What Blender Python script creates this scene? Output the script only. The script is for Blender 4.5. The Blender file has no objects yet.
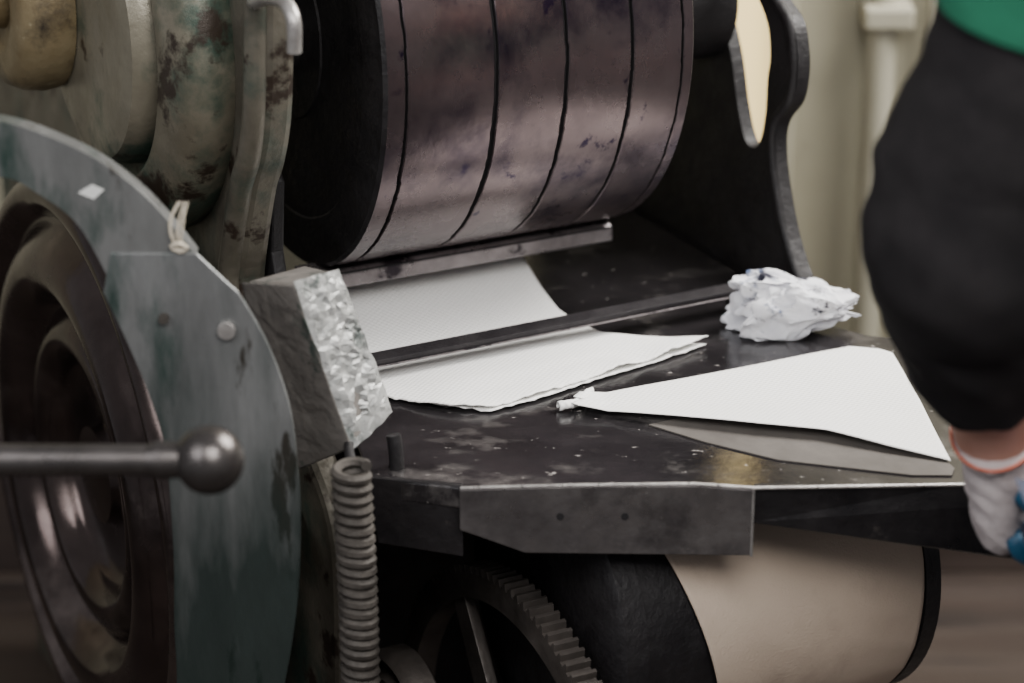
import bpy, bmesh, math, random
from math import sin, cos, pi, radians, sqrt
from mathutils import Vector, noise
from mathutils.geometry import tessellate_polygon
random.seed(4)
col = bpy.context.collection
CA, SA = cos(radians(27)), sin(radians(27))
# press frame: a = along the cylinder axis, b = towards the feed side, z up (0 = table top)
def W(a, b, z): return Vector((CA*a+SA*b, SA*a-CA*b, z))
FLOOR = -0.78

# ---------------------------------------------------------------- materials
def mat(name, c1, c2, scale=8, rough=.5, metal=0., bump=.2, bscale=60, c3=None, s3=4, t3=.58, w3=.08,
        c4=None, s4=9, t4=.62, stretch=(1,1,1), rr=.15, spec=.5, detail=8, weave=0, wst=.25):
    m = bpy.data.materials.new(name); m.use_nodes = True
    nt = m.node_tree; N = nt.nodes; L = nt.links
    bs = N["Principled BSDF"]
    tc = N.new("ShaderNodeTexCoord"); mp = N.new("ShaderNodeMapping")
    mp.inputs["Scale"].default_value = stretch
    L.new(tc.outputs["Object"], mp.inputs[0])
    def nz(s, d=detail, off=0):
        n = N.new("ShaderNodeTexNoise"); n.inputs["Scale"].default_value = s; n.inputs["Detail"].default_value = d
        n.inputs["Roughness"].default_value = .65
        if off:
            m2 = N.new("ShaderNodeMapping"); m2.inputs["Location"].default_value = (off, off*.7, off*1.3)
            L.new(mp.outputs[0], m2.inputs[0]); L.new(m2.outputs[0], n.inputs["Vector"])
        else: L.new(mp.outputs[0], n.inputs["Vector"])
        return n
    def ramp(n, lo, hi):
        r = N.new("ShaderNodeMapRange"); r.inputs[1].default_value = lo; r.inputs[2].default_value = hi
        L.new(n.outputs[0], r.inputs[0]); return r
    def mix(f, a, b):
        x = N.new("ShaderNodeMix"); x.data_type = 'RGBA'
        L.new(f, x.inputs[0])
        for i, v in ((6, a), (7, b)):
            if isinstance(v, tuple): x.inputs[i].default_value = (*v, 1)
            else: L.new(v, x.inputs[i])
        return x.outputs[2]
    n1 = nz(scale)
    c = mix(ramp(n1, .35, .65).outputs[0], c1, c2)
    if c3: c = mix(ramp(nz(s3, 10, 3.1), t3, t3+w3).outputs[0], c, c3)
    if c4: c = mix(ramp(nz(s4, 10, 7.7), t4, t4+.06).outputs[0], c, c4)
    L.new(c, bs.inputs["Base Color"])
    bs.inputs["Metallic"].default_value = metal
    bs.inputs["Specular IOR Level"].default_value = spec
    r = N.new("ShaderNodeMapRange"); r.inputs[1].default_value = .3; r.inputs[2].default_value = .7
    r.inputs[3].default_value = max(.02, rough-rr); r.inputs[4].default_value = min(1, rough+rr)
    L.new(nz(scale*2.3, 8, 1.7).outputs[0], r.inputs[0]); L.new(r.outputs[0], bs.inputs["Roughness"])
    if bump:
        b = N.new("ShaderNodeBump"); b.inputs["Strength"].default_value = bump; b.inputs["Distance"].default_value = .004
        L.new(nz(bscale, 6, 5).outputs[0], b.inputs["Height"]); last = b
        if weave:
            for rot in (0, pi/2):
                m3 = N.new("ShaderNodeMapping"); m3.inputs["Rotation"].default_value = (0, 0, rot+radians(27))
                L.new(tc.outputs["Object"], m3.inputs[0])
                wv = N.new("ShaderNodeTexWave"); wv.inputs["Scale"].default_value = weave; wv.inputs["Distortion"].default_value = 1.0
                L.new(m3.outputs[0], wv.inputs["Vector"])
                b2 = N.new("ShaderNodeBump"); b2.inputs["Strength"].default_value = wst; b2.inputs["Distance"].default_value = .0008
                L.new(wv.outputs[1], b2.inputs["Height"]); L.new(last.outputs[0], b2.inputs["Normal"]); last = b2
        L.new(last.outputs[0], bs.inputs["Normal"])
    return m
def flat(name, c, rough=.6, metal=0, emit=0):
    m = bpy.data.materials.new(name); m.use_nodes = True; bs = m.node_tree.nodes["Principled BSDF"]
    bs.inputs["Base Color"].default_value = (*c, 1); bs.inputs["Roughness"].default_value = rough; bs.inputs["Metallic"].default_value = metal
    if emit:
        bs.inputs["Emission Color"].default_value = (*c, 1); bs.inputs["Emission Strength"].default_value = emit
    return m

M_cyl = mat("cylinder_steel", (.068,.050,.055), (.14,.108,.110), 4, .28, .8, .05, 120, c3=(.020,.013,.026), s3=6, t3=.50, w3=.16,
            c4=(.020,.012,.030), s4=26, t4=.62, rr=.10, detail=12, stretch=(1,1,.8))
M_groove = flat("groove_black", (.004,.003,.004), .8)
M_black = mat("black_cast_iron", (.006,.005,.006), (.015,.013,.014), 14, .55, .2, .5, 90)
M_blackgloss = mat("black_oiled_iron", (.010,.009,.010), (.026,.023,.024), 14, .38, .4, .35, 70, c3=(.07,.06,.055), s3=20, t3=.64)
M_bar = mat("black_flat_bar", (.012,.010,.012), (.026,.023,.025), 20, .6, .2, .3, 110, spec=.35)
M_table = mat("scuffed_black_bed_painted_glints", (.010,.009,.010), (.026,.023,.025), 7, .15, .2, .08, 70, c3=(.13,.12,.115), s3=11, t3=.55, w3=.18,
              c4=(.42,.39,.37), s4=60, t4=.64, rr=.11, stretch=(1,1.6,1), detail=12, spec=.9)  # pale patches and specks: scuffs plus table reflections painted into the colour
M_edge = mat("worn_steel_edge", (.17,.15,.155), (.30,.27,.275), 20, .36, .75, .2, 120, c3=(.03,.024,.03), s3=22, t3=.54)
M_apron = mat("oily_steel_plate", (.10,.09,.092), (.21,.195,.19), 9, .34, .75, .15, 150, c3=(.035,.03,.032), s3=7, t3=.55, w3=.14, c4=(.4,.37,.35), s4=80, t4=.67)
M_patina = mat("worn_patina_paint", (.225,.205,.155), (.12,.105,.075), 6, .40, .35, .30, 40, c3=(.045,.07,.052), s3=7, t3=.49, w3=.12,
               c4=(.035,.025,.018), s4=13, t4=.56, detail=12)
M_rust = mat("rusty_painted_iron", (.085,.075,.058), (.15,.135,.105), 9, .46, .35, .4, 50, c3=(.035,.06,.047), s3=7, t3=.49, w3=.14, c4=(.03,.02,.014), s4=18, t4=.56, detail=12)
M_boss = mat("brown_bearing_iron", (.14,.10,.048), (.25,.20,.115), 8, .44, .35, .35, 50, c3=(.035,.026,.018), s3=9, t3=.48, w3=.12, c4=(.36,.31,.20), s4=24, t4=.62, detail=12)
M_guard = mat("grey_green_guard_steel", (.135,.137,.134), (.22,.222,.218), 7, .38, .55, .35, 60, c3=(.035,.062,.052), s3=8, t3=.54, w3=.12,
              c4=(.05,.042,.035), s4=16, t4=.58, stretch=(1.4,1,.35), detail=12)
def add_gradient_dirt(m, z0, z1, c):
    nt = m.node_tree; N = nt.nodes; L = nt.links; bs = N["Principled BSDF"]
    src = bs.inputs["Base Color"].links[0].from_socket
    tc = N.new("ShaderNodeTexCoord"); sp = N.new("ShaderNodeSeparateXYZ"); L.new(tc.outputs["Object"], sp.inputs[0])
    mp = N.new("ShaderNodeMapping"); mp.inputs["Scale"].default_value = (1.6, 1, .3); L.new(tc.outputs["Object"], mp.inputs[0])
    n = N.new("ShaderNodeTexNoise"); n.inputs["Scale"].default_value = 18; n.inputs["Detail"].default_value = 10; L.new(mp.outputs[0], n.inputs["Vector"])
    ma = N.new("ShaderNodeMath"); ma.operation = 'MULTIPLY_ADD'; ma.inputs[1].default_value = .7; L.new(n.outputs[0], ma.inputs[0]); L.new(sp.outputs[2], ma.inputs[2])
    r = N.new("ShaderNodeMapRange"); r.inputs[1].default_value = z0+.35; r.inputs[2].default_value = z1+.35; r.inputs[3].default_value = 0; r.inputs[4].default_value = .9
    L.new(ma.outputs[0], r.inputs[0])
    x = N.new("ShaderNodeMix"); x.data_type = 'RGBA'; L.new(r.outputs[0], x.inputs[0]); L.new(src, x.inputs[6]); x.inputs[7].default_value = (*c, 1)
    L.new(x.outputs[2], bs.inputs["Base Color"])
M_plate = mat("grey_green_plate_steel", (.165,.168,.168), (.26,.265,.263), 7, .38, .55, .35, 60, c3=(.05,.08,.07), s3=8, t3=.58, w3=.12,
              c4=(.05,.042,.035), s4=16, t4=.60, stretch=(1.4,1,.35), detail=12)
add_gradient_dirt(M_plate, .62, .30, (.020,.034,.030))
M_wheel = mat("dark_worn_wheel", (.045,.034,.032), (.13,.10,.092), 4, .20, .9, .06, 60, c3=(.26,.21,.19), s3=3, t3=.53, w3=.15)
M_rod = mat("bare_steel_rod", (.11,.10,.097), (.06,.053,.05), 9, .32, .85, .15, 90)
M_boxside = mat("grimy_grey_board", (.145,.132,.12), (.09,.081,.074), 20, .6, .0, .4, 60, c3=(.03,.04,.034), s3=22, t3=.58)
M_tape = mat("crumpled_silver_tape", (.44,.44,.43), (.25,.255,.25), 40, .40, .35, .3, 90, c3=(.09,.105,.10), s3=30, t3=.55)
M_spring = mat("dirty_spring_steel", (.080,.070,.061), (.032,.027,.023), 30, .62, .3, .5, 120)
M_beadm = mat("bright_worn_edge", (.44,.42,.40), (.30,.28,.27), 30, .35, .7, .2, 120)
M_paper = mat("white_newsprint", (.90,.89,.87), (.86,.85,.83), 3, .75, 0, .10, 160, rr=.05, spec=.2, weave=60, wst=.35)
M_paper2 = mat("proof_paper_painted_shade", (.085,.077,.071), (.13,.118,.108), 9, .7, 0, .08, 160, rr=.08, spec=.1)  # dark grey is the shade below the white sheet, painted into the colour
M_canvas = mat("press_blanket_cloth", (.52,.42,.335), (.44,.35,.275), 3, .8, 0, .35, 300, c3=(.36,.285,.225), s3=7, t3=.52, w3=.2, rr=.05, spec=.2)
M_rag = mat("stained_white_rag", (.80,.80,.83), (.66,.66,.71), 30, .8, 0, .3, 160, c3=(.07,.10,.19), s3=16, t3=.57, w3=.06, c4=(.012,.012,.025), s4=22, t4=.59, rr=.05)
M_wall = mat("olive_beige_plaster", (.38,.355,.265), (.32,.295,.215), 2, .7, 0, .1, 30, c3=(.25,.23,.17), s3=2, t3=.62)
M_floor = mat("dark_wood_floor", (.036,.024,.019), (.058,.042,.034), 4, .6, 0, .3, 40, c3=(.018,.013,.012), s3=3, t3=.55, stretch=(.3,3,1))
M_base = mat("dark_brown_board", (.04,.027,.023), (.07,.05,.042), 5, .6, 0, .2, 40, stretch=(.4,1,4))
M_pipe = mat("painted_pipe", (.39,.365,.285), (.33,.31,.235), 5, .5, 0, .2, 40)
M_window = flat("lit_cream_glass", (1.0,.76,.34), .5, 0, 1.15)
M_black_cloth = mat("black_knit", (.010,.009,.010), (.020,.018,.019), 12, .95, 0, .5, 260, rr=.03, spec=.15)
M_green = mat("green_jersey", (.009,.085,.048), (.012,.11,.062), 10, .9, 0, .3, 240, rr=.05, spec=.2)
M_skin = mat("skin", (.40,.22,.17), (.33,.175,.13), 12, .5, 0, .2, 160, rr=.06)
M_glove = mat("white_knit_glove", (.50,.445,.445), (.41,.365,.37), 40, .9, 0, .6, 220, rr=.04, spec=.2)
M_latex = mat("blue_latex", (.008,.06,.12), (.010,.085,.16), 14, .5, 0, .4, 120)
M_orange = flat("orange_hem", (.46,.10,.05), .8)
M_denim = mat("dark_denim", (.02,.025,.05), (.03,.04,.07), 10, .9, 0, .3, 200)
M_leather = flat("shoe_leather", (.02,.015,.012), .5)
M_hair = mat("brown_hair", (.04,.022,.012), (.07,.04,.02), 20, .6, 0, .5, 80)
M_eye = flat("eye_white", (.8,.8,.8), .2)
M_string = flat("cotton_string", (.45,.40,.32), .9)
M_whitepaint = flat("chalk_mark", (.6,.6,.58), .8)

# ---------------------------------------------------------------- object helpers
def empty(name, loc, label=None, cat=None):
    o = bpy.data.objects.new(name, None); o.empty_display_size = .05; o.location = loc; col.objects.link(o)
    if label: o["label"] = label
    if cat: o["category"] = cat
    return o
def worldloc(o):
    v = Vector(o.location)
    while o.parent: o = o.parent; v += Vector(o.location)
    return v
def obj(name, vs, fs, m, parent=None, smooth=False, label=None, cat=None, bevel=0, origin=None, mats=None, fmat=None, solid=0):
    vs = [Vector(v) for v in vs]
    if origin is None:
        mn = Vector((min(v[i] for v in vs) for i in range(3))); mx = Vector((max(v[i] for v in vs) for i in range(3)))
        origin = Vector(((mn.x+mx.x)/2, (mn.y+mx.y)/2, mn.z))
    me = bpy.data.meshes.new(name); me.from_pydata([v-origin for v in vs], [], fs)
    for mm in (mats or [m]): me.materials.append(mm)
    if fmat:
        for p, i in zip(me.polygons, fmat): p.material_index = i
    bm = bmesh.new(); bm.from_mesh(me); bmesh.ops.remove_doubles(bm, verts=bm.verts, dist=1e-6)
    bmesh.ops.recalc_face_normals(bm, faces=bm.faces); bm.to_mesh(me); bm.free()
    for p in me.polygons: p.use_smooth = smooth
    o = bpy.data.objects.new(name, me); col.objects.link(o)
    if parent: o.parent = parent; o.location = origin - worldloc(parent)
    else: o.location = origin
    if smooth:
        try: me.set_sharp_from_angle(angle=radians(42))
        except Exception: pass
    if solid:
        s = o.modifiers.new("s", 'SOLIDIFY'); s.thickness = solid; s.offset = 0
    if bevel:
        b = o.modifiers.new("b", 'BEVEL'); b.width = bevel; b.segments = 2; b.limit_method = 'ANGLE'; b.angle_limit = radians(40)
    if label: o["label"] = label
    if cat: o["category"] = cat
    return o
def catmull(pts, n=6, closed=False):
    P = [Vector(p) for p in pts]; out = []; k = len(P)
    rng = range(k) if closed else range(k-1)
    for i in rng:
        if closed: p0, p1, p2, p3 = P[(i-1) % k], P[i], P[(i+1) % k], P[(i+2) % k]
        else: p0, p1, p2, p3 = P[max(i-1, 0)], P[i], P[i+1], P[min(i+2, k-1)]
        for j in range(n):
            t = j/n
            out.append(.5*((2*p1)+(p2-p0)*t+(2*p0-5*p1+4*p2-p3)*t*t+(3*p1-p0-3*p2+p3)*t**3))
    if not closed: out.append(P[-1])
    return out
def slab(outer, holes, f0, f1):
    """extrude a 2-D outline (with holes); f0/f1 map (u,v) to 3-D on either face"""
    loops = [outer]+list(holes)
    flatp = [p for l in loops for p in l]
    tris = tessellate_polygon([[Vector((p[0], p[1], 0)) for p in l] for l in loops])
    n = len(flatp)
    vs = [f0(p[0], p[1]) for p in flatp]+[f1(p[0], p[1]) for p in flatp]
    fs = [tuple(t) for t in tris]+[tuple(i+n for i in reversed(t)) for t in tris]
    s = 0
    for l in loops:
        k = len(l)
        for i in range(k):
            j = (i+1) % k
            fs.append((s+i, s+j, n+s+j, n+s+i))
        s += k
    return vs, fs
def lathe(prof, b0, z0, segs=96, grooveset=None, jit=None):
    """surface of revolution about the a direction through (b0,z0); prof = [(a,r)]"""
    vs = []; fs = []; fm = []
    for a, r in prof:
        for i in range(segs):
            t = 2*pi*i/segs; da = jit(a, t) if jit else 0
            vs.append(W(a+da, b0+r*cos(t), z0+r*sin(t)))
    for k in range(len(prof)-1):
        for i in range(segs):
            j = (i+1) % segs
            fs.append((k*segs+i, k*segs+j, (k+1)*segs+j, (k+1)*segs+i)); fm.append(1 if grooveset and k in grooveset else 0)
    return vs, fs, fm
def tube(path, r, segs=12, caps=True):
    P = [Vector(p) for p in path]; vs = []; fs = []
    R = r if isinstance(r, (list, tuple)) else [r]*len(P)
    up = Vector((0, 0, 1)); T0 = (P[1]-P[0]).normalized()
    if abs(T0.dot(up)) > .9: up = Vector((1, 0, 0))
    nrm = (up - T0*up.dot(T0)).normalized()
    for i, p in enumerate(P):
        T = (P[min(i+1, len(P)-1)]-P[max(i-1, 0)]).normalized()
        nrm = (nrm - T*nrm.dot(T)).normalized(); bi = T.cross(nrm)
        for s in range(segs):
            t = 2*pi*s/segs; vs.append(p+(nrm*cos(t)+bi*sin(t))*R[i])
    for i in range(len(P)-1):
        for s in range(segs):
            q = (s+1) % segs; fs.append((i*segs+s, i*segs+q, (i+1)*segs+q, (i+1)*segs+s))
    if caps:
        fs.append(tuple(range(segs))[::-1]); fs.append(tuple((len(P)-1)*segs+s for s in range(segs)))
    return vs, fs
def boxm(f, a0, a1, b0, b1, z0, z1):
    vs = [f(a, b, z) for a in (a0, a1) for b in (b0, b1) for z in (z0, z1)]
    return vs, [(0,1,3,2),(4,6,7,5),(0,4,5,1),(2,3,7,6),(0,2,6,4),(1,5,7,3)]
XYZ = lambda x, y, z: Vector((x, y, z))
def coons(top, right, bottom, left, nu, nv, fz):
    def samp(pl, t):
        pl = [Vector(p) for p in pl]; L = [0]
        for i in range(1, len(pl)): L.append(L[-1]+(pl[i]-pl[i-1]).length)
        s = t*L[-1]
        for i in range(1, len(pl)):
            if s <= L[i]+1e-9:
                return pl[i-1].lerp(pl[i], (s-L[i-1])/max(1e-9, L[i]-L[i-1]))
        return pl[-1]
    vs = []; fs = []
    for j in range(nv+1):
        v = j/nv
        for i in range(nu+1):
            u = i/nu
            p = samp(top, u)*(1-v)+samp(bottom, u)*v+samp(left, v)*(1-u)+samp(right, v)*u \
                - (Vector(top[0])*(1-u)*(1-v)+Vector(top[-1])*u*(1-v)+Vector(bottom[0])*(1-u)*v+Vector(bottom[-1])*u*v)
            vs.append(W(p[0], p[1], fz(p[0], p[1], u, v)))
    for j in range(nv):
        for i in range(nu):
            k = j*(nu+1)+i; fs.append((k, k+1, k+nu+2, k+nu+1))
    return vs, fs

# ================================================================= PRESS
press = empty("printing_press", W(0, 0, FLOOR), "old black cast-iron cylinder printing press with worn patinated side castings", "printing press")

# impression cylinder --------------------------------------------------------
CB, CZ, CR = -.190, .336, .266
prof = [(-.183, .0), (-.183, .10), (-.181, .102), (-.181, .21), (-.183, .212), (-.183, CR-.004), (-.179, CR)]
gro = set(); GS = ((-.158, .0016), (-.056, .0026), (.026, .0022), (.104, .0021), (.166, .0014))
for g, w in GS:
    prof += [(g-w-.001, CR), (g-w, CR-.001)]
    k = len(prof)-1
    prof += [(g-w, CR-.007), (g+w, CR-.007), (g+w, CR-.001)]
    gro |= {k-0, k+1, k+2}
    prof += [(g+w+.001, CR)]
prof += [(.178, CR), (.181, CR-.004), (.181, .0)]
def gj(a, t):
    for g, w in GS:
        if abs(a-g) < .0045: return .0014*noise.noise(Vector((int(t*14)*1.7, g*50, 0)))+.0008*noise.noise(Vector((t*40, g*50, (a > g)*3)))
    return 0
vs, fs, fm = lathe(prof, CB, CZ, 300, gro, gj)
for k in range(6):
    for i in range(300): fm[k*300+i] = 2
cyl = obj("impression_cylinder", vs, fs, M_cyl, press, True, "dark purple-grey steel cylinder with black ring grooves", mats=[M_cyl, M_groove, M_black], fmat=fm)
pr = [(-.03, -.006), (.003, -.012), (.009, -.009), (.008, .006), (.003, .011), (-.03, .011)]
vs, fs = slab(pr, [], lambda u, v: W(-.205, -.099+u, .071+v), lambda u, v: W(.177, -.099+u, .071+v))
gb = obj("gripper_bar", vs, fs, M_edge, cyl, label="worn mottled steel gripper edge along the cylinder", bevel=.0015)
vs, fs = tube([W(-.205, -.0905, .0785), W(.177, -.0905, .0785)], .0010, 8); obj("gripper_seam", vs, fs, M_groove, gb, True)
vs, fs, _ = lathe([(.181, 0), (.181, .12), (.20, .125), (.24, .125), (.25, .08), (.35, .08), (.35, 0)], CB, CZ-.02, 64)
obj("cylinder_journal", vs, fs, M_black, cyl, True)
vs, fs = tube([W(-.28, CB, CZ), W(-.18, CB, CZ)], .05, 32); obj("cylinder_shaft", vs, fs, M_black, cyl, True)

# side frames ---------------------------------------------------------------
S_ = -.05
edge = catmull([(.13+S_,.66),(.124+S_,.50),(.121+S_,.451),(.114+S_,.38),(.104+S_,.317),(.086+S_,.27),(.010,.231),(-.020,.165),(-.040,.10),(-.01,.05),(.06,.01),(.15,-.03),(.20,-.09),(.205,-.2),(.20,-.4),(.24,-.6),(.27,FLOOR)], 5)
outer = [(p[0], p[1]) for p in edge]+[(-.95, FLOOR), (-.95, .66)]
vs, fs = slab(outer, [], lambda u, v: W(-.305, u, v), lambda u, v: W(-.272, u, v))
fr = obj("side_frame", vs, fs, M_rust, press, label="rusty green-stained cast side frame", bevel=.008)
rim = [W(-.309, p[0]-.014, p[1]) for p in edge[:52]]
vs, fs = tube(rim, .013, 12); obj("frame_rim", vs, fs, M_rust, fr, True)
vs, fs = slab([(-.62,-.03),(.02,-.03),(-.005,.06),(-.03,.14),(-.02,.22),(-.10,.30),(-.62,.30)], [], lambda u, v: W(-.270, u, v), lambda u, v: W(-.255, u, v))
obj("inner_plate", vs, fs, M_black, fr, label="black inner plate", bevel=.003)
SB = -.018
hole = catmull([(-.250,.44),(-.215,.365),(-.150,.325),(-.108,.262),(-.085,.195),(-.064,.158),(-.038,.163),(-.026,.200),(-.024,.245),(-.020,.275),(-.030,.312),(-.068,.350),(-.12,.395),(-.18,.455)], 5, True)
hole = [(p[0]+SB, p[1]) for p in hole]
ed = catmull([(-.30,.64),(-.16,.52),(-.06,.395),(-.02,.350),(.022,.324),(.036,.292),(.038,.262),(.030,.232),(.006,.205),(-.002,.182),(.002,.150),(.013,.117),(.032,.075),(.052,.045),(.07,.02),(.08,-.03)], 5)
outer = [(p[0]+SB, p[1]) for p in ed]+[(.10, -.3), (.14, FLOOR), (-.62, FLOOR), (-.62, .64)]
vs, fs = slab(outer, [hole], lambda u, v: W(.35, u, v), lambda u, v: W(.366, u, v))
fr2 = obj("side_frame", vs, fs, M_black, press, label="black cast side frame with an elongated opening", bevel=.004)
vs, fs = tube([W(.350, p[0]+SB-.007, p[1]) for p in ed[12:76]], .006, 10); obj("frame_rim", vs, fs, M_black, fr2, True)
# broad bearing housing and cap
BB, BZ = -.255, .352
vs, fs, _ = lathe([(-.30,.232),(-.325,.240),(-.342,.238),(-.354,.230),(-.361,.216),(-.366,.198),(-.370,.182),(-.366,.174),(-.350,.172),(-.350,.160),(-.374,.157),(-.386,.150),(-.390,.135),(-.391,.12),(-.391,0)], BB, BZ, 140)
obj("bearing_housing", vs, fs, M_patina, press, True, "broad patinated bearing housing with worn green and beige paint")
vs, fs, _ = lathe([(-.380,.098),(-.388,.100),(-.392,.112),(-.41,.114),(-.43,.111),(-.446,.103),(-.452,.088),(-.452,.066),(-.444,.060),(-.444,.04),(-.47,.038),(-.474,.03),(-.474,0)], BB-.125, BZ+.01, 90)
bo = obj("bearing_cap", vs, fs, M_boss, press, True, "brown cast bearing cap")
def hexbolt(a, b, z, r, h, parent, m):
    pts = [(b+r*cos(pi/3*i+.3), z+r*sin(pi/3*i+.3)) for i in range(6)]
    vs, fs = slab(pts, [], lambda u, v: W(a-h, u, v), lambda u, v: W(a+.002, u, v))
    return obj("hex_bolt", vs, fs, m, parent, bevel=.001)
hexbolt(-.474, BB-.125, BZ+.01, .022, .014, bo, M_rod)
hk = catmull([W(-.305,.04,.434), W(-.318,.075,.440), W(-.320,.115,.454), W(-.320,.158,.459), W(-.320,.178,.446), W(-.320,.177,.416)], 6)
vs, fs = tube(hk, .0072, 12); obj("pipe_hook", vs, fs, M_beadm, press, True, "light grey bent pipe hook")

# press body below the bed --------------------------------------------------------
vs, fs = boxm(W, -.25, .345, -.58, -.20, FLOOR, -.05); obj("press_body", vs, fs, M_black, press, bevel=.01)
for zz, bb in ((-.62, .10), (-.70, .0)):
    vs, fs = tube([W(-.27, bb, zz), W(.36, bb, zz)], .018, 16); obj("tie_rod", vs, fs, M_blackgloss, press, True)

# bed / feed table ------------------------------------------------------------
TY = -.38
top = [(-.140,-.357),(-.051,TY),(.234,TY),(.44,TY+.008),(.74,TY+.008),(.74,-.04),(.60,-.030),(.40,.018),(.352,.055)]
top += [tuple(W(.34, -.50, 0)[:2]), tuple(W(-.25, -.50, 0)[:2]), tuple(W(-.25, .12, 0)[:2])]
vs, fs = slab(top, [], lambda u, v: Vector((u, v, 0)), lambda u, v: Vector((u, v, -.022)))
tb = obj("feed_table", vs, fs, M_table, press, label="scuffed glossy black steel feed table with pale reflections painted in", bevel=.0018)
ap = [(-.051,.0015),(.06,.005),(.177,.006),(.234,.0015),(.234,-.070),(.0127,-.067),(-.051,-.042)]
vs, fs = slab(ap, [], lambda u, v: Vector((u, TY-.008, v)), lambda u, v: Vector((u, TY+.001, v)))
apr = obj("front_apron", vs, fs, M_apron, tb, label="oily steel apron plate with clipped corners", bevel=.0012)
for x_ in (.047, .110):
    pts = [(x_+.0036*cos(2*pi*i/14), -.027+.0036*sin(2*pi*i/14)) for i in range(14)]
    vs, fs = slab(pts, [], lambda u, v: Vector((u, TY-.0092, v)), lambda u, v: Vector((u, TY-.004, v)))
    obj("screw_hole", vs, fs, M_groove, apr)
def lp(t): return (-.142+.094*t, -.360-.020*t)
vs, fs = slab([(0,.0015),(1,.0015),(1,-.076),(.1,-.070)], [], lambda u, v: Vector((lp(u)[0], lp(u)[1]+.002, v)), lambda u, v: Vector((lp(u)[0], lp(u)[1]+.008, v)))
obj("corner_apron", vs, fs, M_blackgloss, tb, bevel=.001)
vs, fs = slab([(.236,.001),(.44,.001),(.74,.001),(.74,-.115),(.50,-.082),(.236,-.037)], [], lambda u, v: Vector((u, TY-.002+(.008 if u > .3 else 0), v)), lambda u, v: Vector((u, TY+.008, v)))
obj("side_apron", vs, fs, M_blackgloss, tb, bevel=.001)
vs, fs = tube([Vector((-.050,TY-.007,.003)), Vector((.06,TY-.007,.0062)), Vector((.177,TY-.007,.0075)), Vector((.234,TY-.007,.003)), Vector((.45,TY+.003,.002)), Vector((.74,TY+.003,.002))], .0018, 8)
obj("edge_bead", vs, fs, M_beadm, tb, True, "bright worn metal edge")
vs, fs = tube([Vector((.2345,TY-.008,.002)), Vector((.2345,TY-.008,-.070))], .0015, 8); obj("edge_bead", vs, fs, M_beadm, tb, True, "bright worn metal edge")
for a_ in (-.20, .318):
    vs, fs = boxm(W, a_, a_+.02, -.20, .10, -.035, -.022); obj("table_rail", vs, fs, M_black, tb)
# clamp bar across the sheets
pr = [(-.011, -.003), (.010, -.003), (.011, .001), (.011, .0045), (-.011, .0055)]
vs, fs = slab(pr, [], lambda u, v: W(-.20, .036+u, .024+v), lambda u, v: W(.275, .034+u, .026+v))
cb = obj("clamp_bar", vs, fs, M_bar, press, label="narrow black clamp bar spanning the table", bevel=.0006)
vs, fs = tube([W(-.20,.0475,.0215), W(.275,.0455,.0235)], .0010, 8); obj("bar_lip", vs, fs, M_edge, cb, True)
for a0, a1 in ((-.215, -.19), (.262, .282)):
    vs, fs = boxm(W, a0, a1, .022, .05, -.001, .030); obj("bar_foot", vs, fs, M_black, cb, bevel=.003)

# wheel at the near side ---------------------------------------------------------
WB, WZ = -.188, -.150
wp = catmull([Vector((a, r, 0)) for a, r in ((-.395,.30),(-.397,.338),(-.415,.346),(-.442,.343),(-.456,.332),(-.458,.316),(-.446,.302),(-.438,.292),
   (-.446,.280),(-.460,.264),(-.468,.245),(-.466,.226),(-.454,.212),(-.438,.202),(-.430,.192),(-.438,.182),(-.448,.166),(-.446,.148),(-.432,.136),(-.416,.128),(-.408,.10),(-.410,.065),(-.430,.055))], 4)
wp = [(p.x, p.y) for p in wp]+[(-.434, .0)]
vs, fs, _ = lathe(wp, WB, WZ, 160)
wh = obj("flywheel", vs, fs, M_wheel, press, True, "large dark brown glossy flywheel with smooth concentric rims")
vs, fs = tube([W(-.42, WB, WZ), W(-.27, WB, WZ)], .026, 20); obj("axle", vs, fs, M_rod, wh, True)
# wheel guard
GY = -.40
def F(dy): return lambda u, v: Vector((u, GY+dy, v))
o_ = catmull([(-.60,.335),(-.53,.372),(-.466,.380),(-.395,.353),(-.350,.321),(-.318,.286),(-.293,.2500)], 6)
i_ = catmull([(-.374,.2250),(-.400,.280),(-.434,.310),(-.468,.327),(-.53,.320),(-.585,.292)], 6)
vs, fs = slab([(p[0], p[1]) for p in o_]+[(p[0], p[1]) for p in i_], [], F(-.0075), F(.014))
gd = obj("wheel_guard", vs, fs, M_guard, press, label="worn grey-blue sheet steel wheel guard with green stains", bevel=.004)
ro = catmull([(-.262,.222),(-.252,.210),(-.229,.163),(-.211,.102),(-.205,.039),(-.204,-.025),(-.210,-.112),(-.226,-.205),(-.25,-.30),(-.29,-.40)], 5)
ri = catmull([(-.375,-.40),(-.345,-.30),(-.333,-.205),(-.332,-.135),(-.329,-.069),(-.329,-.003),(-.332,.06),(-.344,.112),(-.361,.163),(-.3805,.214)], 5)
po = [(-.372,.2535),(-.292,.2535)]+[(p[0], p[1]) for p in ro]+[(p[0], p[1]) for p in ri]
vs, fs = slab(po, [], F(-.0105), F(-.0060))
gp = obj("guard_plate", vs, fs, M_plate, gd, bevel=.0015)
for (x_, z_, r_, mm) in ((-.267,.178,.0085, M_beadm), (-.325,.19,.005, M_spring)):
    pts = [(x_+r_*cos(2*pi*i/18), z_+r_*sin(2*pi*i/18)) for i in range(18)]
    vs, fs = slab(pts, [], F(-.0165), F(-.010)); obj("round_bolt", vs, fs, mm, gp, bevel=.002)
vs, fs = slab([(-.25,-.03),(-.22,-.03),(-.22,.01),(-.25,.01)], [], lambda u, v: Vector((u, GY-.006, v-.10)), lambda u, v: Vector((u, -.20, v-.10)))
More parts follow.
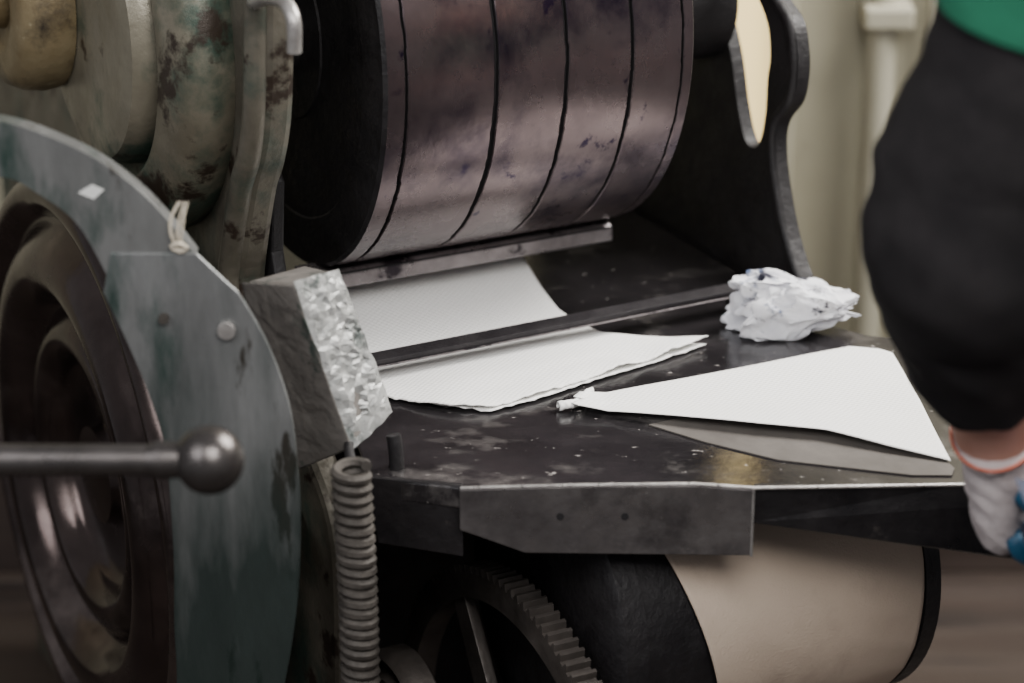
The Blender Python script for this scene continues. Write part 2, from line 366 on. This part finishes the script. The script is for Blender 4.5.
obj("guard_bracket", vs, fs, M_rust, gd, bevel=.002)
for k in range(5):
    x0 = -.311+.002*k
    pts = catmull([Vector((x0, GY-.012, .262)), Vector((x0+random.uniform(-.006,.004), GY-.015, .275)), Vector((x0+random.uniform(-.004,.008), GY-.013, .290)), Vector((x0+random.uniform(0,.012), GY-.010, .304))], 5)
    vs, fs = tube(pts, .0010, 6); obj("string", vs, fs, M_string, gd, True)
vs, fs = tube(catmull([Vector((-.314,GY-.013,.261)), Vector((-.307,GY-.016,.265)), Vector((-.301,GY-.013,.260)), Vector((-.307,GY-.013,.257))], 5, True), .0025, 8); obj("string", vs, fs, M_string, gd, True)
vs, fs = slab([(-.398,.312),(-.385,.320),(-.374,.315),(-.384,.306)], [], F(-.0088), F(-.005)); obj("chalk_mark", vs, fs, M_whitepaint, gd)

# hand lever ------------------------------------------------------------------
LY, LZ = -.62, .14
path = [Vector((-.90,-.50,FLOOR)), Vector((-.90,-.52,-.40)), Vector((-.895,-.56,.02)), Vector((-.86,-.61,.12)), Vector((-.78,LY,LZ)), Vector((-.55,LY,LZ)), Vector((-.44,LY,LZ)), Vector((-.33,LY,LZ)), Vector((-.285,LY,LZ))]
path = catmull(path, 5); rr_ = [.017-.004*(i/len(path)) for i in range(len(path))]
vs, fs = tube(path, rr_, 18); lv = obj("hand_lever", vs, fs, M_rod, press, True, "dark steel lever rod with a ball knob")
bm = bmesh.new(); bmesh.ops.create_uvsphere(bm, u_segments=36, v_segments=24, radius=.0305)
vs = [v.co+Vector((-.262, LY, LZ)) for v in bm.verts]; fs = [tuple(v.index for v in f.verts) for f in bm.faces]; bm.free()
obj("ball_knob", vs, fs, M_rod, lv, True, "worn steel ball knob")
vs, fs = tube([Vector((-.318,LY,LZ)), Vector((-.306,LY,LZ)), Vector((-.300,LY,LZ)), Vector((-.285,LY,LZ))], [.013,.017,.017,.016], 20); obj("knob_collar", vs, fs, M_rod, lv, True)

# wrapped box ------------------------------------------------------------------
T1, T2, B2, B1 = Vector((-.206,-.36,.2036)), Vector((-.172,-.30,.195)), Vector((-.1214,-.30,.0475)), Vector((-.1550,-.36,.034))
L1, L2, TB_, BB_ = Vector((-.262,-.30,.184)), Vector((-.222,-.30,-.020)), Vector((-.205,-.24,.180)), Vector((-.165,-.24,.005))
def patch(p00, p10, p11, p01, n, m, amp, nrm, seed=0, jitr=0.0):
    vs = []; fs = []; rnd = random.Random(seed)
    for j in range(m+1):
        for i in range(n+1):
            u, v = i/n, j/m
            if jitr and 0 < i < n: u += rnd.uniform(-jitr, jitr)/n
            if jitr and 0 < j < m: v += rnd.uniform(-jitr, jitr)/m
            p = p00.lerp(p10, u).lerp(p01.lerp(p11, u), v)
            q = Vector((u*2.2+v*.6, v*4.5-u*.7, seed))
            wq = Vector((noise.noise(q*1.1), noise.noise(q*1.1+Vector((7,3,1))), 0))
            q2 = q+wq*.9
            d = 1-2.2*abs(noise.noise(q2*1.3)); d2 = 1-2.2*abs(noise.noise(q2*2.7+Vector((3,5,8)))); d3 = 1-2.2*abs(noise.noise(q2*5.7+Vector((1,2,8))))
            w = min(1, 6*min(u, 1-u, v, 1-v)+.25)
            vs.append(p+nrm*amp*(.6*d+.35*d2+.18*d3+(rnd.uniform(-.14,.14) if jitr else 0))*w+Vector((noise.noise(q*2), 0, noise.noise(q*2+Vector((5,5,5)))))*amp*.35)
    for j in range(m):
        for i in range(n):
            k = j*(n+1)+i
            if jitr:
                if rnd.random() < .5: fs += [(k, k+1, k+n+2), (k, k+n+2, k+n+1)]
                else: fs += [(k, k+1, k+n+1), (k+1, k+n+2, k+n+1)]
            else: fs.append((k, k+1, k+n+2, k+n+1))
    return vs, fs
vs, fs = [L1,T1,T2,TB_,L2,B1,B2,BB_], [(0,1,2,3),(7,6,5,4),(0,4,5,1),(1,5,6,2),(2,6,7,3),(3,7,4,0)]
bx = obj("wrapped_box", vs, fs, M_boxside, press, label="grimy grey box wrapped with crumpled silver tape", bevel=.006)
nf = (T2-T1).cross(B1-T1).normalized()
if nf.y > 0: nf = -nf
off = nf*.001
vs, fs = patch(T1+off+Vector((-.003,0,.003)), T2+off+Vector((.002,0,.002)), B2+off+Vector((.002,0,-.002)), B1+off+Vector((-.003,0,-.003)), 12, 40, .0060, nf, 4, .36)
obj("silver_tape", vs, fs, M_tape, bx, False, "crumpled silver-white tape", solid=.0006)
nl = (T1-L1).cross(L2-L1).normalized()
if nl.y > 0: nl = -nl
vs, fs = patch(L1+nl*.002, T1+nl*.002, B1+nl*.002, L2+nl*.002, 40, 80, .0014, nl, 11)
obj("grey_wrapping", vs, fs, M_boxside, bx, True, "grimy grey creased wrapping", solid=.0008)
vs, fs = tube(catmull([Vector((-.117,-.33,.034)), Vector((-.115,-.332,.020)), Vector((-.114,-.333,-.0))], 5), .0075, 12)
obj("latch_pin", vs, fs, M_black, press, True)

# spring -----------------------------------------------------------------------
SX, SY = -.154, -.412
turns, per = 36, 14
path = []
for i in range(turns*per+1):
    t = i/(turns*per); an = 2*pi*i/per
    cx = SX+.004*sin(t*pi*1.0); path.append(Vector((cx+.0150*cos(an), SY+.0150*sin(an), .038-.40*t)))
vs, fs = tube(path, .0054, 7)
sp = obj("coil_spring", vs, fs, M_spring, press, True, "dirty dark steel coil spring")
vs, fs = tube([Vector((SX,SY+.0145,.034)), Vector((SX-.004,-.375,.036)), Vector((SX-.006,-.345,.036))], .005, 10); obj("spring_hook", vs, fs, M_black, sp, True)
vs, fs = tube([Vector((SX,SY,-.345)), Vector((SX,SY,-.37)), Vector((SX-.01,-.30,-.38)), W(-.28,.18,-.38)], .008, 10); obj("spring_hook", vs, fs, M_black, sp, True)

# gears --------------------------------------------------------------------------
def gear(name, a0, a1, b0, z0, r, n, th, rin, parent, m, label=None, ns=6, hub=.06, ph=.35):
    out = []
    for i in range(n):
        for f, rr in ((-.30, r-th), (-.14, r), (.14, r), (.30, r-th)):
            t = 2*pi*(i+f)/n; out.append((b0+rr*cos(t), z0+rr*sin(t)))
    inn = [(b0+rin*cos(2*pi*i/96), z0+rin*sin(2*pi*i/96)) for i in range(96)]
    vs, fs = slab(out, [inn], lambda u, v: W(a0, u, v), lambda u, v: W(a1, u, v))
    g = obj(name, vs, fs, m, parent, label=label, bevel=.0010)
    vs, fs, _ = lathe([(a0-.012, 0), (a0-.012, hub*.6), (a0-.006, hub*.62), (a0-.006, hub), (a1+.006, hub), (a1+.006, 0)], b0, z0, 48)
    obj("hub", vs, fs, m, g, True)
    for k in range(ns):
        t = 2*pi*k/ns+ph; c_, s_ = cos(t), sin(t); w0, w1 = .022, .016
        q = [(b0+c_*hub*.9-s_*w0, z0+s_*hub*.9+c_*w0), (b0+c_*hub*.9+s_*w0, z0+s_*hub*.9-c_*w0),
             (b0+c_*(rin+.003)+s_*w1, z0+s_*(rin+.003)-c_*w1), (b0+c_*(rin+.003)-s_*w1, z0+s_*(rin+.003)+c_*w1)]
        vs, fs = slab(q, [], lambda u, v: W(a0+.008, u, v), lambda u, v: W(a1-.008, u, v)); obj("spoke", vs, fs, m, g, bevel=.003)
    return g
M_gear = mat("oily_gear_iron", (.055,.047,.043), (.13,.112,.10), 12, .45, .6, .3, 80)
gear("large_gear", -.130, -.102, .25, -.45, .288, 128, .008, .252, press, M_gear, "dark oily toothed gear wheel", 6, .05, 2.15)
vs, fs, _ = lathe([(-.215,0),(-.215,.024),(-.207,.028),(-.207,.045),(-.216,.050),(-.216,.058),(-.205,.064),(-.205,.074),(-.214,.080),(-.205,.088),(-.18,.088),(-.175,.08),(-.175,0)], .125, -.372, 64)
obj("roller_flange", vs, fs, M_gear, press, True)
vs, fs = tube([W(-.28,.125,-.372), W(-.16,.125,-.372)], .012, 16); obj("roller_shaft", vs, fs, M_rod, press, True)
vs, fs = tube([W(-.10,.25,-.45), W(.36,.25,-.45)], .02, 16); obj("gear_shaft", vs, fs, M_black, press, True)
vs, fs = tube([W(-.28,.25,-.45), W(-.13,.25,-.45)], .014, 16); obj("gear_shaft", vs, fs, M_rod, press, True)
# lower cylinder
KB, KZ, KR = .230, -.205, .170
vs, fs, _ = lathe([(-.085,0),(-.085,.12),(-.080,KR-.004),(-.075,KR+.002),(-.05,KR+.002),(-.048,KR-.002),(.285,KR-.002),(.287,KR+.002),(.306,KR+.002),(.310,KR-.01),(.310,0)], KB, KZ, 128)
lc = obj("lower_cylinder", vs, fs, M_black, press, True, "black lower cylinder under the feed table")
vs, fs = tube([W(.30, KB, KZ), W(.345, KB, KZ)], .03, 20); obj("axle", vs, fs, M_black, lc, True)
vs, fs = slab([(KB+.04,KZ-.04),(KB+.04,KZ+.04),(.05,KZ+.10),(.05,KZ-.10)], [], lambda u, v: W(.345, u, v), lambda u, v: W(.365, u, v)); obj("axle_bracket", vs, fs, M_black, lc, bevel=.003)

# ================================================================= PAPER
def wz(a, b, s): return noise.noise(Vector((a*s, b*s, 3.3)))
top_ = [(-.150,-.32),(.09,-.32)]
right_ = [(.09,-.32),(.091,-.171),(.083,-.09),(.080,-.04),(.094,.035),(.126,.068),(.187,.110)]
bottom_ = [(-.198,.083),(-.17,.120),(-.146,.145),(-.112,.166),(-.06,.160),(.034,.141),(.12,.126),(.187,.110)]
left_ = [(-.150,-.32),(-.155,-.173),(-.175,.014),(-.198,.083)]
def zA(a, b, u, v):
    z = .005+.0016*wz(a, b, 12)
    if b < .0: z += .050*(min(1.2, -b/.20))**1.4
    e = max(0, (v-.90)/.10); z += e*.003*(.6+2*wz(a, b, 22))
    z += .004*max(0, u-.8)/.2*max(0, v-.55)/.45
    z += .004*sin(pi*u)*max(0, 1-abs(b-.09)/.06)
    return z
NU, NV = 110, 80
vs, fs = coons(top_, right_, bottom_, left_, NU, NV, zA)
for j in range(NV-3, NV+1):
    f = (j-(NV-4))/4
    for i in range(NU+1):
        vs[j*(NU+1)+i] += Vector((0, f*(.0040*noise.noise(Vector((i*.35, 1, 0)))+.0028*noise.noise(Vector((i*.9, 4, 0)))), 0))
obj("paper_sheet", vs, fs, M_paper, None, True, "white paper sheet coming out from under the cylinder with ragged edge", "paper", solid=.0010)
bot2 = [(-.192,.084),(-.145,.1365),(-.111,.1690),(-.057,.163),(.036,.1430),(.12,.128),(.184,.1115)]
vs, fs = coons([(-.13,.03),(.09,.03)], [(.09,.03),(.126,.066),(.184,.1115)], bot2, [(-.13,.03),(-.192,.084)], 90, 20, lambda a, b, u, v: .0022+.0004*wz(a, b, 30)+.0010*max(0,v-.8)/.2*(1+wz(a,b,50)))
for i in range(91): vs[20*91+i] += Vector((0, .0035*noise.noise(Vector((i*.5, 9, 0))), 0))
obj("paper_sheet", vs, fs, M_paper, None, True, "white backing sheet lying beneath the printed sheet", "paper", solid=.0010)
def zB(a, b, u, v):
    return .0045+.0024*wz(a, b, 8)+.009*max(0, v-.6)/.4*sin(u*pi)**.8+.006*max(0, .08-u)/.08
topB = [(-.012,.180),(.02,.184),(.15,.187),(.32,.191),(.345,.212),(.351,.228)]
rightB = [(.351,.228),(.30,.352),(.240,.488)]
botB = [(-.030,.212),(.01,.250),(.059,.298),(.11,.345),(.160,.386),(.20,.440),(.240,.488)]
leftB = [(-.012,.180),(-.024,.188),(-.018,.198),(-.034,.202),(-.030,.212)]
vs, fs = coons(topB, rightB, botB, leftB, 90, 50, zB)
obj("paper_sheet", vs, fs, M_paper, None, True, "large white paper sheet lying on the table, one corner torn", "paper", solid=.0008)
vs = []; fs = []
for j in range(13):
    for i in range(25):
        t = i/24; an = j/12*4.4-.6; r = .0052*(1-.35*t)+.0008*noise.noise(Vector((i*.5, j*.5, 0)))
        p = W(-.046+.052*t, .196+.006*sin(t*5)-.014*t, .0060+.001*sin(t*9))
        vs.append(p+Vector((.3*r*cos(an), -r*cos(an), r*sin(an))))
for j in range(12):
    for i in range(24):
        k = j*25+i; fs.append((k, k+1, k+26, k+25))
obj("paper_scrap", vs, fs, M_paper, None, True, "small curled torn strip of white paper", "paper", solid=.0006)
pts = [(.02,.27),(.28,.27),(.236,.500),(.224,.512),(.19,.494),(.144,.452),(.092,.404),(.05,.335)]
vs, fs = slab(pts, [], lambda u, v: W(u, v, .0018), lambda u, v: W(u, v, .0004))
obj("paper_sheet", vs, fs, M_paper2, None, False, "lower sheet under the large white sheet, its shade painted in as grey", "paper")
# blanket around the lower cylinder
vs = []; fs = []; na, nphi = 60, 90
for j in range(nphi+1):
    ph = radians(75-170*j/nphi)
    for i in range(na+1):
        al = .021-.00092*math.degrees(ph); ar = .283-.006*max(0, .3-ph)
        a = al+(ar-al)*i/na
        cr = 1-2.5*abs(noise.noise(Vector((a*9+ph*2.2, ph*1.6-a*5, 4))))
        r = KR+.0040+.0016*noise.noise(Vector((a*10, ph*2, 0)))+.0010*max(0, cr)
        vs.append(W(a, KB+r*cos(ph), KZ+r*sin(ph)))
for j in range(nphi):
    for i in range(na):
        k = j*(na+1)+i; fs.append((k, k+1, k+na+2, k+na+1))
obj("blanket_sheet", vs, fs, M_canvas, None, True, "beige cloth sheet wrapped around the lower cylinder", "cloth", solid=.001)

# rag: a crumpled cloth gathered in soft lobes -----------------------------------------
bm = bmesh.new(); bmesh.ops.create_icosphere(bm, subdivisions=6, radius=1)
rc = W(.292, .116, .028)
def soft(x, m): return m*math.tanh(x/m)
for v in bm.verts:
    d = v.co.normalized()
    p = d.copy()
    p += .66*noise.noise_vector(d*1.3+Vector((13,1,7)))
    p += .50*noise.noise_vector(p*2.0+Vector((1,8,12)))
    rg = 1-2.4*abs(noise.noise(p*1.9+Vector((6,2,9))))
    rg2 = 1-2.4*abs(noise.noise(p*3.9+Vector((2,12,9))))
    p += d*(.26*rg+.06*rg2)
    x, y, z = p
    tall = 1.60 if x < -.35 else max(.68, 1.60-.85*(x+.35))
    v.co = Vector((soft(x*.070, .11), soft(y*.034, .045), max(soft(z*.026*tall, .048), -.0275)))
vs = [v.co+rc for v in bm.verts]; fs = [tuple(v.index for v in f.verts) for f in bm.faces]; bm.free()
obj("crumpled_rag", vs, fs, M_rag, None, True, "crumpled white rag with blue-black ink stains on the table", "rag")

# ================================================================= SETTING
WY = .98
def struct(o): o["kind"] = "structure"; return o
vs, fs = boxm(XYZ, -2.6, 2.6, WY, WY+.1, FLOOR, 1.9); struct(obj("wall_back", vs, fs, M_wall))
vs, fs = boxm(XYZ, -2.6, 2.6, -3.2, WY, FLOOR-.06, FLOOR); struct(obj("floor", vs, fs, M_floor))
vs, fs = boxm(XYZ, -2.6, 2.6, WY-.02, WY, FLOOR, FLOOR+.20); struct(obj("baseboard_back", vs, fs, M_base, bevel=.004))
vs, fs = boxm(XYZ, .05, .385, WY-.02, WY, -.40, .75); struct(obj("window_1", vs, fs, M_window))
vs, fs = boxm(XYZ, .385, .41, WY-.04, WY, -.44, .79); struct(obj("trim_1", vs, fs, M_wall, bevel=.003))
pipe = empty("wall_pipe", Vector((.535, WY-.06, FLOOR)), "beige painted vertical pipe with clamps on the wall", "pipe")
vs, fs = tube([Vector((.530, WY-.045, FLOOR)), Vector((.530, WY-.045, 1.8))], .022, 20); obj("pipe_run", vs, fs, M_pipe, pipe, True)
for z_ in (.11, -.45):
    vs, fs = boxm(XYZ, .500, .572, WY-.078, WY, z_, z_+.035); obj("pipe_clamp", vs, fs, M_pipe, pipe, bevel=.006)
vs, fs = tube([Vector((.61, WY-.03, FLOOR)), Vector((.61, WY-.03, 1.8))], .016, 16)
obj("wall_conduit", vs, fs, M_pipe, None, True, "thin beige conduit running up the wall", "pipe")

# ================================================================= PERSON
def skin(name, nodes, edges, m, parent=None, root=0, sub=2, label=None, cat=None, disp=None):
    me = bpy.data.meshes.new(name+"_sk"); me.from_pydata([n[0] for n in nodes], edges, [])
    o = bpy.data.objects.new(name+"_sk", me); col.objects.link(o)
    sk = o.modifiers.new("k", 'SKIN'); sk.use_smooth_shade = True
    lay = me.skin_vertices[0].data if me.skin_vertices else None
    for i, n in enumerate(nodes):
        r = n[1]; lay[i].radius = r if isinstance(r, tuple) else (r, r); lay[i].use_root = (i == root)
    su = o.modifiers.new("u", 'SUBSURF'); su.levels = sub; su.render_levels = sub
    dg = bpy.context.evaluated_depsgraph_get(); ev = o.evaluated_get(dg)
    m2 = bpy.data.meshes.new_from_object(ev)
    vs = [v.co.copy() for v in m2.vertices]; fs = [tuple(p.vertices) for p in m2.polygons]
    nr = [v.normal.copy() for v in m2.vertices]
    bpy.data.objects.remove(o)
    if disp: vs = [v+n*disp(v) for v, n in zip(vs, nr)]
    return obj(name, vs, fs, m, parent, True, label, cat)
def sleeve(name, pts, m, parent, label, amp=.004, fold=26, n=14, segs=56, seed=0, flatx=1, solid=.002, caps=False):
    """smooth garment tube with soft folds; pts = [(pos, radius)]"""
    P = catmull([p[0] for p in pts], n); R = catmull([Vector((p[1], 0, 0)) for p in pts], n)
    vs, fs = tube(P, [r.x for r in R], segs, caps)
    out = []
    for k, v in enumerate(vs):
        c = P[k//segs]; off = v-c; d = off.normalized()
        q = Vector((d.x*1.1, d.y*1.1, v.z*fold+d.x*1.3+seed)); f = noise.noise(q)+.5*noise.noise(q*2.1)
        w = c+off+d*amp*f
        w.x = c.x+(w.x-c.x)*flatx
        out.append(w)
    return obj(name, out, fs, m, parent, True, label, solid=solid)
V = Vector
person = empty("person", V((.62,-.70,FLOOR)), "person in green t-shirt over black sleeves reaching down with gloved hand", "person")
SHL, ELL, WRL = V((.434,-.67,.64)), V((.380,-.62,.36)), V((.442,-.50,.105))
nodes = [(V((.62,-.70,.10)),(.13,.10)), (V((.62,-.70,.30)),(.125,.095)), (V((.61,-.69,.52)),(.145,.10)), (V((.61,-.68,.66)),(.075,.065)), (V((.61,-.67,.74)),.052),
 (V((.61,-.66,.81)),(.062,.070)), (V((.61,-.66,.90)),(.078,.088)), (V((.61,-.66,.96)),(.060,.066)),
 (V((.47,-.675,.63)),.055), (SHL,.052), (SHL.lerp(ELL,.5),.047), (ELL,.042), (ELL.lerp(WRL,.35),.046), (ELL.lerp(WRL,.75),.044), (WRL,(.037,.040)), (WRL+V((.012,.008,-.06)),(.016,.028)),
 (V((.75,-.675,.63)),.055), (V((.80,-.67,.60)),.052), (V((.85,-.68,.46)),.046), (V((.87,-.68,.33)),.038), (V((.86,-.60,.20)),.038), (V((.85,-.53,.11)),.027), (V((.85,-.50,.04)),(.020,.036)),
 (V((.54,-.70,.03)),.092), (V((.53,-.70,-.14)),.080), (V((.53,-.70,-.34)),.058), (V((.53,-.71,-.50)),.055), (V((.53,-.72,-.69)),.038), (V((.53,-.70,-.745)),.038), (V((.53,-.62,-.755)),(.036,.022)),
 (V((.70,-.70,.03)),.092), (V((.71,-.70,-.14)),.080), (V((.71,-.70,-.34)),.058), (V((.71,-.71,-.50)),.055), (V((.71,-.72,-.69)),.038), (V((.71,-.70,-.745)),.038), (V((.71,-.62,-.755)),(.036,.022)),
 (V((.61,-.565,.875)),.013), (V((.525,-.665,.88)),(.010,.022)), (V((.695,-.665,.88)),(.010,.022))]
edges = [(0,1),(1,2),(2,3),(3,4),(4,5),(5,6),(6,7),(2,8),(8,9),(9,10),(10,11),(11,12),(12,13),(13,14),(14,15),(2,16),(16,17),(17,18),(18,19),(19,20),(20,21),(21,22),
 (0,23),(23,24),(24,25),(25,26),(26,27),(27,28),(28,29),(0,30),(30,31),(31,32),(32,33),(33,34),(34,35),(35,36),(6,37),(6,38),(6,39)]
hb = 22
for k, (dx, ln) in enumerate(((-.024,.060),(-.008,.070),(.008,.066),(.023,.052))):
    b0 = len(nodes); nodes += [(V((.85+dx,-.49,.0)),.0095), (V((.85+dx*1.05,-.48,-.0-ln*.5)),.0085), (V((.85+dx*1.05,-.465,-ln)),.007)]
    edges += [(hb,b0),(b0,b0+1),(b0+1,b0+2)]
b0 = len(nodes); nodes += [(V((.815,-.475,.03)),.011), (V((.800,-.46,.0)),.009)]; edges += [(21,b0),(b0,b0+1)]
skin("body", nodes, edges, M_skin, person, 0, 2)
fa = lambda t: ELL.lerp(WRL, t)
sleeve("black_sleeve", [(V((.50,-.675,.63)),.062), (SHL,.072), (SHL.lerp(ELL,.35),.075), (SHL.lerp(ELL,.62),.080), (ELL+V((.006,-.004,.05)),.085), (ELL+V((.002,0,-.02)),.088), (fa(.28),.084), (fa(.44),.076), (fa(.58),.067), (fa(.67),.060), (fa(.72),.056)],
       M_black_cloth, person, "black knitted long sleeve pushed up the forearm", amp=.0055, fold=20)
sleeve("black_sleeve", [(V((.74,-.675,.63)),.062),(V((.80,-.67,.60)),.066),(V((.85,-.68,.46)),.060),(V((.87,-.68,.33)),.056),(V((.865,-.62,.22)),.052),(V((.855,-.55,.13)),.042)], M_black_cloth, person, "black knitted long sleeve", seed=5)
gs = skin("green_shirt", [(V((.62,-.70,.06)),(.15,.12)), (V((.62,-.70,.30)),(.14,.11)), (V((.61,-.69,.52)),(.155,.115)), (V((.61,-.68,.66)),(.08,.075)), (V((.50,-.675,.63)),.07), (V((.73,-.675,.63)),.07)],
     [(0,1),(1,2),(2,3),(2,4),(2,5)], M_green, person, 0, 2, "green short-sleeved t-shirt")
sleeve("shirt_sleeve", [(V((.52,-.675,.63)),.072), (SHL,.082), (SHL.lerp(ELL,.20),.082), (SHL.lerp(ELL,.34),.083)], M_green, gs, "green short sleeve", amp=.003, seed=2)
sleeve("shirt_sleeve", [(V((.73,-.675,.63)),.070), (V((.80,-.67,.60)),.076), (V((.83,-.68,.50)),.074)], M_green, gs, "green short sleeve", amp=.003, seed=3)
tn = [(V((.62,-.70,.08)),(.14,.115)), (V((.54,-.70,.02)),.105), (V((.53,-.70,-.14)),.095), (V((.53,-.70,-.34)),.075), (V((.53,-.71,-.50)),.070), (V((.53,-.72,-.70)),.062),
      (V((.70,-.70,.02)),.105), (V((.71,-.70,-.14)),.095), (V((.71,-.70,-.34)),.075), (V((.71,-.71,-.50)),.070), (V((.71,-.72,-.70)),.062)]
skin("trousers", tn, [(0,1),(1,2),(2,3),(3,4),(4,5),(0,6),(6,7),(7,8),(8,9),(9,10)], M_denim, person, 0, 2, "dark denim trousers")
for sx in (.53, .71):
    skin("shoe", [(V((sx,-.745,-.735)),(.045,.045)), (V((sx,-.68,-.740)),(.045,.040)), (V((sx,-.60,-.750)),(.048,.030)), (V((sx,-.555,-.755)),(.038,.022))], [(0,1),(1,2),(2,3)], M_leather, person, 0, 2)
skin("hair", [(V((.61,-.71,.88)),(.075,.07)), (V((.61,-.69,.95)),(.085,.085)), (V((.61,-.655,.985)),(.070,.070))], [(0,1),(1,2)], M_hair, person, 0, 2, disp=lambda v: .004*noise.noise(v*40))
for sx in (.583, .637):
    bm = bmesh.new(); bmesh.ops.create_uvsphere(bm, u_segments=16, v_segments=10, radius=.012)
    vs = [v.co+V((sx,-.588,.892)) for v in bm.verts]; fs = [tuple(v.index for v in f.verts) for f in bm.faces]; bm.free()
    obj("eye", vs, fs, M_eye, person, True)
# glove
hd = V((.014,.012,-.084))
kn = WRL+hd
gv = sleeve("work_glove", [(fa(.955),.0465), (fa(.99),.0440), (WRL+hd*.2,.0400), (WRL+hd*.55,.0370), (kn,.0330), (kn+V((.008,.0,-.016)),.028), (kn+V((.014,.0,-.026)),.017), (kn+V((.016,.0,-.029)),.004)],
            M_glove, person, "white knitted work glove with orange hem", amp=.0028, fold=70, n=8, segs=40, flatx=.82, solid=0, caps=True)
for k, (dy, ln) in enumerate(((-.027,.030),(-.009,.034),(.009,.032),(.026,.026))):
    r0 = .0115
    p0 = kn+V((.006,dy,.0)); p1 = kn+V((.012,dy*1.05,-.022)); p2 = p1+V((ln*.85,0,-.010)); p3 = p2+V((ln*.35,0,.022))
    skin("glove_finger", [(p0,r0),(p1,r0),(p2,r0*.92),(p3,r0*.8)], [(0,1),(1,2),(2,3)], M_latex, gv, 0, 2, "blue latex coated glove finger")
tp = WRL+hd*.45
skin("glove_thumb", [(tp+V((.014,-.024,.0)),.014),(tp+V((.032,-.038,-.016)),.013),(tp+V((.044,-.038,-.040)),.011)], [(0,1),(1,2)], M_latex, gv, 0, 2, "blue latex coated glove thumb")
skin("glove_palm", [(WRL+hd*.45+V((.020,0,0)),(.016,.026)), (WRL+hd*.75+V((.018,0,0)),(.017,.032)), (kn+V((.016,0,0)),(.016,.032))], [(0,1),(1,2)], M_latex, gv, 1, 2, "blue latex coated palm")
P0 = fa(.955)
vsr, _f = tube([fa(.95), fa(.955), fa(.96)], .0472, 40, False)
ring = vsr[40:80]+[vsr[40]]
ring = [V((P0.x+(q.x-P0.x)*.82, q.y, q.z)) for q in ring]
vs, fs = tube(ring, .0014, 8, False); obj("glove_hem", vs, fs, M_orange, gv, True, "orange hem band")

# ================================================================= LIGHT
w = bpy.data.worlds.new("w"); bpy.context.scene.world = w; w.use_nodes = True
w.node_tree.nodes["Background"].inputs[0].default_value = (.93,.94,1.0,1); w.node_tree.nodes["Background"].inputs[1].default_value = .26
def area(name, loc, tgt, size, power, colr=(1,1,1), sy=None):
    l = bpy.data.lights.new(name, 'AREA'); l.energy = power; l.color = colr; l.size = size
    if sy: l.shape = 'RECTANGLE'; l.size_y = sy
    o = bpy.data.objects.new(name, l); col.objects.link(o); o.location = loc
    o.rotation_euler = (Vector(tgt)-Vector(loc)).to_track_quat('-Z', 'Y').to_euler(); return o
area("window_light", (1.3,.30,1.6), (.1,-.1,0), 1.1, 120, (1,.97,.92))
area("skylight_lamp", (-1.5,-1.9,1.6), (-.1,-.1,.1), 1.4, 30, (.98,.98,1))
area("under_cylinder_fill", (.35,-2.0,1.65), (.05,-.1,0), 1.0, 50, (1,.98,.95))  # added fill light, no real fixture; brightens the paper beneath the cylinder

# ================================================================= CAMERA
cd = bpy.data.cameras.new("camera"); cd.lens = 90; cd.sensor_width = 36; cd.clip_start = .05
co = bpy.data.objects.new("camera", cd); col.objects.link(co)
p = radians(22); co.location = (0, -2.844*cos(p), 2.844*sin(p)); co.rotation_euler = (radians(90)-p, 0, 0)
cd.dof.use_dof = True; cd.dof.focus_distance = 2.66; cd.dof.aperture_fstop = 2.4
bpy.context.scene.camera = co
